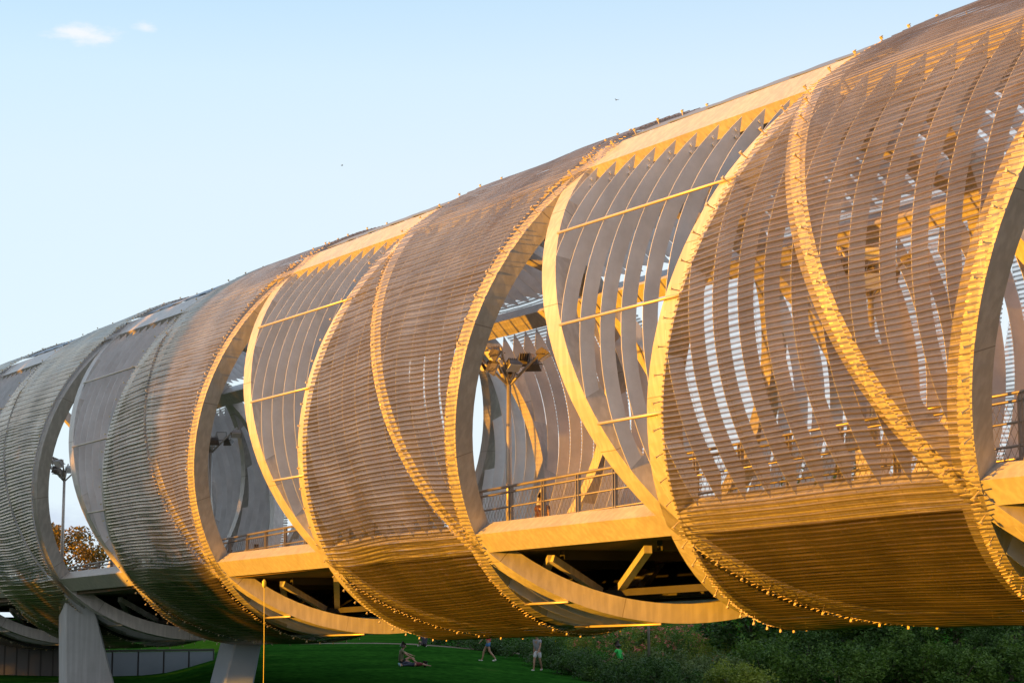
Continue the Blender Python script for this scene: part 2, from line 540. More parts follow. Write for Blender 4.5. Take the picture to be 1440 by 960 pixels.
def fin_panel(quad, p0, p1, sa, sb):
    mb = MB()
    j0 = int(math.ceil((sa - 5.40) / FS)); j1 = int(math.floor((sb - 5.40) / FS))
    N = 60
    for j in range(j0, j1 + 1):
        s = 5.40 + FS * j
        run = None
        for i in range(N + 1):
            ph = p0 + (p1 - p0) * i / N
            ok = allowed(quad, s, ph)
            if quad == 'bottom' and ok:
                rel = (s - F1(ph, 0)) % PER      # below the deck only the gaps between the mesh bands carry louvres
                ok = rel < PER / 2 - 0.1
            if ok and run is None: run = ph
            if (not ok or i == N) and run is not None:
                end = ph
                fin(mb, s, run, end, run <= p0 + 1e-6, i == N and ok)
                run = None
    return mb
k0 = int((SMIN - S0) / (PER / 2)) - 1
for quad, p0, p1, cn in (('front', 0.735, 2.245, PH0), ('bottom', 2.375, 3.80, PHD), ('back', -2.25, -0.92, PH0 - pi / 2), ('top', -0.77, 0.585, 0)):
    for k in range(-7, 4):
        sa = S0 + k * PER / 2; sb = sa + PER / 2
        if quad == 'bottom' and k > 99: continue
        mb = fin_panel(quad, p0, p1, sa, sb - 1e-4)
        if mb.v:
            bput(mb, "louvre_panel", M_FIN, smooth=False)

# dark sheets added inside the mesh bands to stand for under-deck shade
M_SHADE = mat("painted_shade", (0.03, 0.028, 0.026), 0.7, 0.1, 0.3, 1.2, 0.1, 6)
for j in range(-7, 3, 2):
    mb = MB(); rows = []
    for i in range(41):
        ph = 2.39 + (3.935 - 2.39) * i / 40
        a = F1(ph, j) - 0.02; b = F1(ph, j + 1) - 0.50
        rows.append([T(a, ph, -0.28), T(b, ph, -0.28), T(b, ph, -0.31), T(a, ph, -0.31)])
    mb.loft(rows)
    bput(mb, "shade_sheet", M_SHADE)
for j in range(-6, 3, 2):  # same added shade sheet across the back of the gaps
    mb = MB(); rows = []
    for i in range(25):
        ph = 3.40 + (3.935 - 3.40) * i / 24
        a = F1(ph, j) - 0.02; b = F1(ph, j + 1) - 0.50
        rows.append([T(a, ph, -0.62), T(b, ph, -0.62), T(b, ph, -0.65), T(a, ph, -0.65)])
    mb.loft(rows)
    bput(mb, "shade_sheet", M_SHADE)
# smooth lapped roof plates over the gaps, above the top beam
M_ROOF = mat("roof_plate", (0.24, 0.29, 0.36), 0.45, 0.3, 0.12, 0.7, 0.05, 4)
for j in range(-6, 4, 2):
    for q in range(6):
        mb = MB(); rows = []
        for i in range(19):
            ph = -0.40 + (0.535 + 0.40) * i / 18
            a = F1(ph, j) + 0.02; b = F1(ph, j + 1) + 0.2
            s0_ = a + (b - a) * q / 6; s1_ = a + (b - a) * (q + 1) / 6 + 0.05
            rows.append([T(s0_, ph, -0.055), T(s1_, ph, -0.085), T(s1_, ph, -0.105), T(s0_, ph, -0.075)])
        mb.loft(rows)
        bput(mb, "roof_plate", M_ROOF)
for k in range(-4, 2):
    for ph in (1.11, 1.505, 1.885):
        a = F2(ph, 2 * k); b = F1(ph, 2 * k + 1)
        rods(ph, [(a, b)])
    for ph in (2.70, 3.05):
        rods(ph, [(F1(ph, 2 * k), F2(ph, 2 * k - 1 + 1) if False else F2(ph, 2 * k - 1))])

# --- woven mesh panels, corrugated: each turn of the band is cut into panels by the chords and the cross ribs
WL = 0.107
def mesh_panel(j, q, side):
    """band between F1(j) (j odd) and F1(j+1); quadrant q; side 0 = M side of the cross rib, 1 = L side"""
    p0 = PH0 - pi / 2 + q * pi / 2; p1 = p0 + pi / 2
    npw = 6
    n = int(pi / 2 * 6.0 / WL) * npw
    m = 16
    vs = []; uvs = []
    for i in range(n + 1):
        ph = p0 + (p1 - p0) * i / n
        e0 = F1(ph, j) + 0.28; e1 = F1(ph, j + 1) - 0.12
        mid = F1(p0, j) + H * (ph - p0)
        if side == 0: sa, sb = e0, min(e1, mid - 0.15)
        else: sa, sb = max(e0, mid + 0.12), e1
        if sb < sa: sb = sa
        for k in range(m + 1):
            s = sa + (sb - sa) * k / m
            u = ph * 6.0
            wob = 0.17 * noise.noise(Vector((s * 0.22, u * 0.35, j * 3.7))) + 0.02 * noise.noise(Vector((s * 1.3, u * 1.1, j * 1.7)))
            c = (u + wob) / WL
            amp = 0.017 * (1 + 0.55 * noise.noise(Vector((s * 0.5, u * 2.2, 9.1))))
            w_ = 2 * pi * c
            crest = amp * (sin(w_) - 0.28 * cos(2 * w_)) + 0.007 * sin(w_ / 2 + 3 * noise.noise(Vector((s * 0.4, u * 0.5, 7.7))))
            bulge = 0.05 * noise.noise(Vector((s * 0.35, u * 0.3, 4.4 + j)))
            vs.append(T(s, ph, crest + bulge) - BASE)
            uvs.append((s, c))
    fs = []
    for i in range(n):
        for k in range(m):
            a = i * (m + 1) + k
            fs.append((a, a + 1, a + m + 2, a + m + 1))
    me = bpy.data.meshes.new("mesh_panel")
    me.from_pydata(vs, [], fs)
    me.update()
    me.polygons.foreach_set("use_smooth", [True] * len(me.polygons))
    ul = me.uv_layers.new(name="UVMap")
    flat = []
    for f in fs:
        for v in f: flat += list(uvs[v])
    ul.data.foreach_set("uv", flat)
    return link("mesh_panel", me, M_MESH, bridge)
for j in range(-7, 4, 2):
    for q in range(4):
        for side in (0, 1):
            mesh_panel(j, q, side)

# --- mesh fringe: short tie pins between the mesh edge and the ribs, and the brackets
def pins(F, j, side, p0, p1, off=0.0):
    mb = MB(); rnd = random.Random(j * 7 + 3)
    ph = p0; st = WL / 6.0
    while ph < p1:
        s = F(ph, j) + off
        rr = UP * cos(ph) + NN * sin(ph) + Vector((0.01, 0, 0.02))
        e = 0.28 if side > 0 else -0.12
        L_ = rnd.uniform(0.05, 0.24)
        mb.beam(T(s + e, ph, 0.0), T(s + e - side * L_, ph, -0.02), 0.010, 0.018, rr)
        ph += st
    return mb
def bracket_mesh():
    mb = MB()
    mb.box((0, 0, 0.012), 0.07, 0.022, 0.055)
    mb.box((0.02, 0, 0.036), 0.045, 0.055, 0.014)
    mb.box((-0.01, 0, -0.09), 0.02, 0.02, 0.18)
    mb.v = [tuple(x) for x in mb.v]
    o = mb.build("bracket", M_BRK)
    me = o.data
    bpy.data.objects.remove(o)
    return me
BME = bracket_mesh()
blist = []
def near_front(ph): return 0.2 < ph < 3.35
for j in range(-6, 4):
    ph = 0.25
    while ph < 3.4:
        s = F1(ph, j)
        blist.append((s, ph)); ph += 0.55 / 6.2
for j in range(-7, 2):
    ph = 0.25
    while ph < 3.4:
        s = F2(ph, j)
        # the cross ribs carry brackets only where the mesh covers them
        n = math.floor((s - F1(ph, 1)) / PER)
        rel = s - F1(ph, 1) - n * PER
        if 0.25 < rel < PER / 2 - 0.25:
            blist.append((s, ph))
        ph += 0.55 / 6.2
def campix(P_):
    y = P_.y * cos(PITCH) + P_.z * sin(PITCH); z = -P_.y * sin(PITCH) + P_.z * cos(PITCH)
    return 720 + FPX * P_.x / y, 480 - FPX * z / y, y
cand = []
for (s, ph) in blist:
    P_ = T(s, ph, 0.03); x, y, dpt = campix(P_)
    if -20 < x < 1460 and -20 < y < 980:
        cand.append((dpt, s, ph))
cand.sort()
rest = MB()
for i, (dpt, s, ph) in enumerate(cand):
    R = frame_at(s, ph); P_ = T(s, ph, 0.03)
    if i < 98:
        o = link("bracket", BME, None, bridge)
        o.matrix_local = Matrix.Translation(P_ - BASE) @ R.to_4x4()
    else:
        for (c, sx, sy, sz) in (((0, 0, 0.012), 0.07, 0.022, 0.055), ((0.02, 0, 0.036), 0.045, 0.055, 0.014)):
            rest.box(P_ + R @ Vector(c), sx, sy, sz, R)
o = bput(rest, "bracket", M_BRK); o["kind"] = "stuff"
allp = MB()
def merge(A, B):
    k = len(A.v); A.v += B.v; A.f += [tuple(i + k for i in f) for f in B.f]
for j in range(-6, 4):
    side = 1 if j % 2 else -1
    merge(allp, pins(F1, j, side, 0.55, 3.3))
for j in range(-7, 2):
    ph = 0.55; rnd = random.Random(j)
    while ph < 3.3:
        s = F2(ph, j)
        rel = (s - F1(ph, 1)) % PER
        if 0.1 < rel < PER / 2 - 0.1:
            for sd in (-1, 1):
                L_ = rnd.uniform(0.03, 0.16)
                e = 0.12 if sd > 0 else -0.15
                rr = UP * cos(ph) + NN * sin(ph) + Vector((0.01, 0, 0.02))
                allp.beam(T(s + e, ph, 0.0), T(s + e - sd * L_, ph, -0.02), 0.010, 0.016, rr)
        ph += WL / 6.0
o = bput(allp, "mesh_tie", M_BRK); o["kind"] = "stuff"

# --- deck, undercroft and railings
def zdeck(s): return 1.80 + 0.020 * s
def P3(s, n, z): return BASE + AX * s + NN * n + UP * (z - BASE.z)
mb = MB(); rings = []
for i in range(31):
    s = SMIN + (SMAX - SMIN) * i / 30
    hw = 3.9 * RAD(s) / 6; z = zdeck(s)
    rings.append([P3(s, -hw, z), P3(s, hw, z), P3(s, hw, z - 0.25), P3(s, -hw, z - 0.25)])
mb.loft(rings); bput(mb, "deck", M_DECK)
# transverse beams + keel truss below the deck
nb = 0
for i in range(int((SMAX - SMIN) / (PER / 4))):
    s = S0 + SMIN + 55.0 - 55.0 + i * PER / 4 - (S0 + SMIN) % (PER / 4)
    z = zdeck(s) - 0.35; hw = 2.6
    mb = MB(); mb.beam(P3(s, -hw, z), P3(s, hw, z), 0.22, 0.24); bput(mb, "deck_crossbeam", M_DARK)
    zb = BASE.z - RAD(s) + 1.0
    for (n0, ds) in ((2.9, -3.9), (-2.7, 1.5), (2.9, -0.6)) if i % 2 else ((2.9, -3.9), (-2.7, 1.5)):
        mb = MB(); mb.beam(P3(s, n0, z - 0.1), P3(s + ds, n0 * 0.42, zb), 0.17, 0.17); bput(mb, "truss_diagonal", M_STEEL)
for n0 in (1.1, -1.1):
    mb = MB(); mb.beam(P3(SMIN, n0, BASE.z - RAD(SMIN) + 0.95), P3(SMAX, n0, BASE.z - RAD(SMAX) + 0.95), 0.16, 0.16); bput(mb, "keel_beam", M_DARK)

def railing(nf, sa, sb):
    root = empty("deck_railing", tuple(BASE)); root.parent = bridge; root.location = (0, 0, 0)
    # an Empty part is avoided: the top rail is the parent
    bpy.data.objects.remove(root)
    def zr(s): return 3.06 + 0.031 * s
    def nn(s): return nf * RAD(s) / 6
    mb = MB()
    mb.tube([P3(sa, nn(sa), zr(sa)), P3((sa + sb) / 2, nn((sa + sb) / 2), zr((sa + sb) / 2)), P3(sb, nn(sb), zr(sb))], 0.035, 8)
    top = bput(mb, "railing", M_RAIL, True)
    for d, r in ((-0.13, 0.028), (-0.48, 0.022), (-0.86, 0.022)):
        mb = MB(); mb.tube([P3(sa, nn(sa), zr(sa) + d), P3(sb, nn(sb), zr(sb) + d)], r, 6)
        bput(mb, "rail_bar", M_RAIL, True, parent=top)
    s = sa
    while s < sb:
        mb = MB()
        for e in (-0.05, 0.05):
            mb.beam(P3(s + e, nn(s), zdeck(s)), P3(s + e, nn(s), zr(s) - 0.02), 0.07, 0.03, AX)
        bput(mb, "rail_post", M_RAIL, parent=top)
        s += 1.55
    # knotted wire netting: thin diagonal wires
    mb = MB(); s = sa
    step = 0.16
    hh = 0.95
    while s < sb:
        for sg in (1, -1):
            a = P3(s, nn(s) - 0.02, zr(s) - 0.15 - (0 if sg > 0 else hh)); b = P3(s + hh * 0.6, nn(s) - 0.02, zr(s) - 0.15 - (hh if sg > 0 else 0))
            mb.beam(a, b, 0.006, 0.006, NN)
        s += step
    bput(mb, "rail_netting", M_RAIL, parent=top)
    return top
railing(3.75, -50, 30)
railing(-3.75, -50, 30)
bpy.context.view_layer.update()

# ------------------------------------------------------------------ terrain
def ray(px, py, depth):
    """world point on the sight line through a photo pixel at forward distance depth (world y)"""
    x = (px - 720) / FPX; u = (480 - py) / FPX
    v = Vector((x, cos(PITCH) - u * sin(PITCH), sin(PITCH) + u * cos(PITCH)))
    return v * (depth / v.y)
def sstep(a, b, x):
    t = max(0, min(1, (x - a) / (b - a))); return t * t * (3 - 2 * t)
def zg(x, y):
    z = -5.2 + 2.75 * sstep(35, 70, y) + 0.9 * sstep(66, 112, y)
    z += 1.5 * sstep(112, 135, y) * sstep(-60, 60, x) * 0.2
    # hollow to the left of the mound in front of the panel wall
    hollow = sstep(-12.5, -18.5, x * 100 / max(y, 60)) * sstep(70, 92, y)
    z -= 1.05 * hollow
    z -= 0.85 * sstep(-6, 6, x * 95 / max(y, 60)) * sstep(60, 90, y)
    z += 0.10 * noise.noise(Vector((x * 0.07, y * 0.07, 0)))
    return z
def build_ground():
    xs = []; x = -900.0
    while x < 900:
        xs.append(x); x += 1.0 if abs(x) < 45 else (6 if abs(x) < 120 else 60)
    xs.append(900)
    ys = []; y = -300.0
    while y < 2500:
        ys.append(y); y += (1.0 if 40 <= y < 140 else (5 if -60 < y < 200 else 100))
    ys.append(2500)
    v = [(x, y, zg(x, y)) for y in ys for x in xs]
    n = len(xs); f = []
    for i in range(len(ys) - 1):
        for k in range(n - 1):
            f.append((i * n + k, i * n + k + 1, (i + 1) * n + k + 1, (i + 1) * n + k))
    me = bpy.data.meshes.new("lawn"); me.from_pydata(v, [], f); me.update()
    me.polygons.foreach_set("use_smooth", [True] * len(me.polygons))
    m, nn_, p = principled("mown_grass")
    N = nn_.nodes; Lk = nn_.links
    tc = N.new("ShaderNodeTexCoord")
    n1 = N.new("ShaderNodeTexNoise"); n1.inputs["Scale"].default_value = 0.4; n1.inputs["Detail"].default_value = 8
    n2 = N.new("ShaderNodeTexNoise"); n2.inputs["Scale"].default_value = 3.0; n2.inputs["Detail"].default_value = 10
    for q in (n1, n2): Lk.new(tc.outputs["Object"], q.inputs["Vector"])
    r1 = N.new("ShaderNodeValToRGB")
    r1.color_ramp.elements[0].position = 0.35; r1.color_ramp.elements[0].color = (0.012, 0.062, 0.009, 1)
    r1.color_ramp.elements[1].position = 0.68; r1.color_ramp.elements[1].color = (0.022, 0.098, 0.013, 1)
    e = r1.color_ramp.elements.new(0.9); e.color = (0.07, 0.065, 0.03, 1)
    Lk.new(n1.outputs["Fac"], r1.inputs["Fac"])
    r2 = N.new("ShaderNodeValToRGB")
    r2.color_ramp.elements[0].position = 0.3; r2.color_ramp.elements[0].color = (0.45, 0.5, 0.5, 1)
    r2.color_ramp.elements[1].position = 0.7; r2.color_ramp.elements[1].color = (1.55, 1.4, 1.2, 1)
    Lk.new(n2.outputs["Fac"], r2.inputs["Fac"])
    mx = N.new("ShaderNodeMix"); mx.data_type = 'RGBA'; mx.blend_type = 'MULTIPLY'; mx.inputs[0].default_value = 1
    Lk.new(r1.outputs[0], mx.inputs[6]); Lk.new(r2.outputs[0], mx.inputs[7])
    Lk.new(mx.outputs[2], p.inputs["Base Color"])
    p.inputs["Roughness"].default_value = 0.9
    p.inputs["Specular IOR Level"].default_value = 0.0
    bp = N.new("ShaderNodeBump"); bp.inputs["Strength"].default_value = 0.6; bp.inputs["Distance"].default_value = 0.1
    Lk.new(n2.outputs["Fac"], bp.inputs["Height"]); Lk.new(bp.outputs[0], p.inputs["Normal"])
    o = link("lawn", me, m); o["kind"] = "structure"
build_ground()

# bare earth worn along the edge of the lawn: a thin sheet draped on the ground
M_EARTH = mat("bare_earth", (0.13, 0.085, 0.055), 0.95, 0, 0.3, 1.5, 0.4, 12)
def drape(name, pts, hw, m):
    mb = MB(); rings = []
    for i, (x, y) in enumerate(pts):
        a = Vector(pts[max(i - 1, 0)]); b = Vector(pts[min(i + 1, len(pts) - 1)])
        d = (b - a).normalized(); nrm_ = Vector((-d.y, d.x))
        row = []
        for k in range(7):
            t = (k / 6 - 0.5) * 2
            w_ = hw * (1 + 0.35 * noise.noise(Vector((x * 0.5, y * 0.5, 3))))
            px_, py_ = x + nrm_.x * t * w_, y + nrm_.y * t * w_
            row.append((px_, py_, zg(px_, py_) + 0.02 - (0.05 if abs(t) > 0.95 else 0)))
        rings.append(row)
    mb.loft(rings, closed=False, cap=False)
    o = mb.build(name, m, None, True); o["kind"] = "structure"
drape("footpath", [(-12 + t * 2.0, 112 - t * 0.55 + 1.0 * sin(t)) for t in range(0, 9)] + [(5 + t, 106 - t * 2.6) for t in range(0, 9)], 1.2, M_EARTH)
drape("bare_soil", [(-26 + t * 1.0, 86 + 0.3 * t) for t in range(0, 9)], 1.6, M_EARTH)

# ------------------------------------------------------------------ concrete piers
def pier(name, label, p_tl, p_tr, p_br, p_bl, depth, thick, side_dx, m, zbot=-5.5):
    """four-sided tapered leg given by its front outline at the top and where it leaves the frame"""
    tl = ray(*p_tl, depth); tr = ray(*p_tr, depth); br = ray(*p_br, depth); bl = ray(*p_bl, depth)
    def ext(a, b, z):
        t = (z - a.z) / (b.z - a.z); return a + (b - a) * t
    bl2 = ext(tl, bl, zbot); br2 = ext(tr, br, zbot)
    org = Vector(((bl2.x + br2.x) / 2, depth, zbot))
    off = Vector((side_dx, thick, 0))
    mb = MB()
    ch = 0.06
    rings = []
    for a, b in ((bl2, br2), (tl, tr)):
        d = (b - a).normalized()
        rings.append([a + d * ch, b - d * ch, b + off.normalized() * ch, b + off - off.normalized() * ch, b + off - d * ch, a + off + d * ch, a + off - off.normalized() * ch, a + off.normalized() * ch])
    n = 10; rr = []
    for i in range(n + 1):
        rr.append([rings[0][k].lerp(rings[1][k], i / n) for k in range(8)])
    mb.loft(rr)
    o = mb.build(name, m, None, False, origin=tuple(org))
    tag(o, label, "pier")
    return o
pier("bridge_pier", "broad pale concrete leg with a tapering top under the left end of the tube", (92, 828), (128, 833), (161, 962), (92, 962), 77.5, 3.0, -0.95, M_CONC)
pier("bridge_pier", "slanting blue-grey leg behind the tube, standing on the grass right of the broad pale one", (334, 890), (371, 890), (357, 962), (315, 962), 72.0, 1.8, -0.8, M_CONC2)

# ------------------------------------------------------------------ panel wall on the left
M_PANEL = mat("dull_wall_panel", (0.08, 0.083, 0.088), 0.6, 0.1, 0.12, 0.6, 0.1, 5)
M_PANEL2 = mat("pale_wall_panel", (0.20, 0.24, 0.29), 0.3, 0.1, 0.1, 0.5)
def panel_wall(x0, x1, y0, y1, h, m, label, pw):
    base = Vector((x0, y0, min(zg(x0, y0), zg(x1, y1)) - 0.3))
    root = empty("panel_wall", tuple(base))
    tag(root, label, "wall")
    d = Vector((x1 - x0, y1 - y0, 0)); L = d.length; d.normalize()
    n = max(1, int(L / pw))
    for i in range(n):
        a = d * (L * i / n + 0.04); b = d * (L * (i + 1) / n - 0.04)
        mb = MB(); mb.beam(a + UP * (h / 2 + 0.1), b + UP * (h / 2 + 0.1), 0.08, h)
        mb.build("wall_panel", m, root)
    for i in range(n + 1):
        c = d * (L * i / n)
        mb = MB(); mb.box(c + UP * (h / 2 + 0.1), 0.06, 0.12, h + 0.1); mb.build("frame_post", M_DARK, root)
    mb = MB(); mb.beam(UP * (h + 0.17), d * L + UP * (h + 0.17), 0.18, 0.1); mb.build("top_rail", M_DARK, root)
    mb = MB(); mb.beam(UP * 0.02, d * L + UP * 0.02, 0.2, 0.18); mb.build("plinth", M_DARK, root)
    return root
pA = ray(-60, 932, 98); pB = ray(92, 935, 96)
panel_wall(pA.x, pB.x, pA.y, pB.y, 2.9, M_PANEL, "dark grey panel wall beside the pale concrete leg at the far left", 0.62)
pA = ray(120, 940, 95); pB = ray(300, 925, 99)
panel_wall(pA.x, pB.x, pA.y, pB.y, 1.35, M_PANEL2, "low pale blue-grey panel wall sinking into the grass mound right of the concrete leg", 1.25)

# ------------------------------------------------------------------ floodlight masts on the deck
def floodlight(parent, pos, rz, tilt, sz):
    R = Matrix.Rotation(rz, 3, 'Z') @ Matrix.Rotation(tilt, 3, 'X')
    def q(x, y, z): return pos + R @ Vector((x, y, z))
    mb = MB()
    # tapered housing, cooling fins at the back
    f = [q(x * sz * 0.5, -0.10, z * sz * 0.42) for (x, z) in ((-1, -1), (1, -1), (1, 1), (-1, 1))]
    b = [q(x * sz * 0.34, 0.10, z * sz * 0.28) for (x, z) in ((-1, -1), (1, -1), (1, 1), (-1, 1))]
    mb.loft([f, b])
    for k in range(5):
        x = (k - 2) * sz * 0.14
        mb.box(q(x, 0.14, 0), 0.015, 0.1, sz * 0.5, R)
    mb.tube([q(-sz * 0.56, 0, 0), q(-sz * 0.56, 0.12, -sz * 0.3), q(sz * 0.56, 0.12, -sz * 0.3), q(sz * 0.56, 0, 0)], 0.015, 6)
    o = mb.build("floodlight", M_FLOOD, parent)
    mb = MB(); mb.box(q(0, -0.115, 0), sz * 0.9, 0.02, sz * 0.74, R); mb.build("lens", M_LENS, o)
    return o
M_LENS, _n, _p = principled("floodlight_glass")
_p.inputs["Base Color"].default_value = (0.82, 0.84, 0.86, 1); _p.inputs["Metallic"].default_value = 0.0; _p.inputs["Roughness"].default_value = 0.12  # white base colour stands in for the sky reflected in the glass
def mast(s, n, zf, label, seed):
    P_ = BASE + AX * s + NN * n
    z0 = zdeck(s)
    root = empty("floodlight_mast", (P_.x, P_.y, z0)); tag(root, label, "floodlight mast", "floodlight masts standing on the deck")
    h = zf - z0
    mb = MB(); mb.tube([(0, 0, 0), (0, 0, h * 0.5), (0, 0, h)], [0.095, 0.085, 0.07], 14); mb.build("pole", M_POLE, root, True)
    mb = MB(); mb.tube([(0, 0, 0), (0, 0, 0.04)], 0.2, 14); mb.build("base_plate", M_POLE, root)
    rnd = random.Random(seed)
    arms = [(-165, 0.95, 0.75), (-115, 0.55, 1.05), (-10, 1.1, 1.05), (60, 0.6, 0.9), (150, 0.7, 1.15)]
    for k, (az, ln, up) in enumerate(arms):
        az = radians(az + seed * 13); e = Vector((cos(az) * ln, sin(az) * ln, h + up))
        mb = MB(); mb.tube([Vector((0, 0, h - 0.05)), Vector((0, 0, h)).lerp(e, 0.5), e], 0.042, 8); arm = mb.build("arm", M_POLE, root, True)
        for t in (0.62, 0.95):
            c = Vector((0, 0, h)).lerp(e, t) + Vector((0.02, -0.02, -0.12 + rnd.uniform(-0.1, 0.1)))
            side = Vector((-sin(az), cos(az), 0)) * (0.27 if t < 0.9 else -0.22)
            floodlight(root, c + side, rnd.uniform(-pi, pi), rnd.uniform(-0.2, 1.1), rnd.uniform(0.38, 0.52))
    return root
mast(6.2, -1.8, 7.0, "floodlight mast seen only through the largest mesh band on the right", 3)
mast(-11.0, -1.8, 6.87, "tall floodlight mast with spread arms in the middle opening", 0)
mast(-37.7, -1.8, 6.8, "floodlight mast in the second opening from the left, its head half hidden by the rib", 1)
mast(-60.5, -1.8, 7.0, "slender floodlight mast against the sky in the leftmost opening", 2)

# a yellow line hanging from the underside of the tube
p0_ = ray(371.5, 818, 57.5); p1_ = ray(370.5, 975, 57.5)
mb = MB(); mb.tube([p0_, p0_.lerp(p1_, 0.5) + Vector((0.01, 0, 0)), p1_ + Vector((0, 0, -2.5))], 0.011, 8)
M_ROPE = mat("yellow_rope", (0.75, 0.60, 0.08), 0.7, 0, 0.1)
o = mb.build("hanging_rope", M_ROPE, None, True, origin=tuple(p0_)); tag(o, "thin yellow rope hanging straight down from under the tube, left of centre", "rope")
mb = MB(); mb.tube([(0, 0, -0.16), (0, 0, -0.1), (0, 0, 0.02), (0, 0, 0.08)], [0.03, 0.06, 0.06, 0.02], 8); mb.build("knot", M_ROPE, o, True)
p0_ = ray(915, 885, 88); p1_ = ray(913, 975, 88)
mb = MB(); mb.tube([(0, 0, 0), (0, 0, 2.6), (0.02, 0, 5.2)], [0.075, 0.06, 0.045], 10)
gx, gy = p1_.x, p1_.y
o = mb.build("slender_post", M_RAIL, None, True); o.location = (gx, gy, zg(gx, gy) - 0.1); tag(o, "slender grey post standing among the flowering shrubs below the tube", "post")
mb = MB(); mb.tube([(0, 0, 0), (0, 0, 0.25)], 0.11, 10); mb.build("post_sleeve", M_RAIL, o, True)

# ------------------------------------------------------------------ vegetation
def leaf_mat(name, a, b, trans=0.3):
    m, n, p = principled(name)
    N = n.nodes; Lk = n.links
    tc = N.new("ShaderNodeTexCoord")
    nz = N.new("ShaderNodeTexNoise"); nz.inputs["Scale"].default_value = 0.9; nz.inputs["Detail"].default_value = 5
    Lk.new(tc.outputs["Object"], nz.inputs["Vector"])
    nz2 = N.new("ShaderNodeTexNoise"); nz2.inputs["Scale"].default_value = 9; nz2.inputs["Detail"].default_value = 2
    Lk.new(tc.outputs["Object"], nz2.inputs["Vector"])
    av = N.new("ShaderNodeMath"); av.operation = 'ADD'; Lk.new(nz.outputs["Fac"], av.inputs[0]); Lk.new(nz2.outputs["Fac"], av.inputs[1])
    hf = N.new("ShaderNodeMath"); hf.operation = 'MULTIPLY'; hf.inputs[1].default_value = 0.5; Lk.new(av.outputs[0], hf.inputs[0])
    rp = N.new("ShaderNodeValToRGB")
    rp.color_ramp.elements[0].position = 0.36; rp.color_ramp.elements[0].color = (*a, 1)
    rp.color_ramp.elements[1].position = 0.64; rp.color_ramp.elements[1].color = (*b, 1)
    Lk.new(hf.outputs[0], rp.inputs["Fac"])
    Lk.new(rp.outputs[0], p.inputs["Base Color"])
    p.inputs["Roughness"].default_value = 0.55
    tl = N.new("ShaderNodeBsdfTranslucent"); Lk.new(rp.outputs[0], tl.inputs["Color"])
    ms = N.new("ShaderNodeMixShader"); ms.inputs[0].default_value = trans
    Lk.new(p.outputs[0], ms.inputs[1]); Lk.new(tl.outputs[0], ms.inputs[2])
    Lk.new(ms.outputs[0], N["Material Output"].inputs["Surface"])
    return m
L_DARK = leaf_mat("dark_green_leaves", (0.016, 0.06, 0.010), (0.08, 0.18, 0.025))
L_MID = leaf_mat("mid_green_leaves", (0.04, 0.12, 0.015), (0.14, 0.25, 0.03))
L_LIGHT = leaf_mat("yellow_green_leaves", (0.12, 0.20, 0.02), (0.32, 0.38, 0.04))
L_AUT = leaf_mat("autumn_leaves", (0.13, 0.085, 0.012), (0.28, 0.19, 0.03))
L_GREY = leaf_mat("soft_green_leaves", (0.07, 0.13, 0.03), (0.18, 0.25, 0.07))
M_FLOWER = mat("pink_petals", (0.80, 0.26, 0.22), 0.7, 0, 0.3, 4)
M_BARK = mat("bark", (0.12, 0.09, 0.065), 0.9, 0, 0.3, 3, 0.4, 15)

def leaves(mb, c, r, n, size, rnd, flat=0.8):
    for _ in range(n):
        d = Vector((rnd.gauss(0, 1), rnd.gauss(0, 1), rnd.gauss(0, 1) * flat)).normalized() * (r * rnd.random() ** 0.4)
        p = c + d
        a = Vector((rnd.uniform(-1, 1), rnd.uniform(-1, 1), rnd.uniform(-0.6, 0.6))).normalized()
        b = a.cross(Vector((rnd.uniform(-1, 1), rnd.uniform(-1, 1), rnd.uniform(-1, 1)))).normalized()
        sz = size * rnd.uniform(0.6, 1.3)
        k = len(mb.v)
        cc = a.cross(b) * (sz * 0.12)
        mb.v += [tuple(p - a * sz * 0.5), tuple(p + b * sz * 0.26 + cc), tuple(p + a * sz * 0.5), tuple(p - b * sz * 0.26 + cc)]
        mb.f.append((k, k + 1, k + 2, k + 3))

def raw_build(mb, name, m, parent):
    me = bpy.data.meshes.new(name); me.from_pydata(mb.v, [], mb.f); me.update()
    return link(name, me, m, parent)

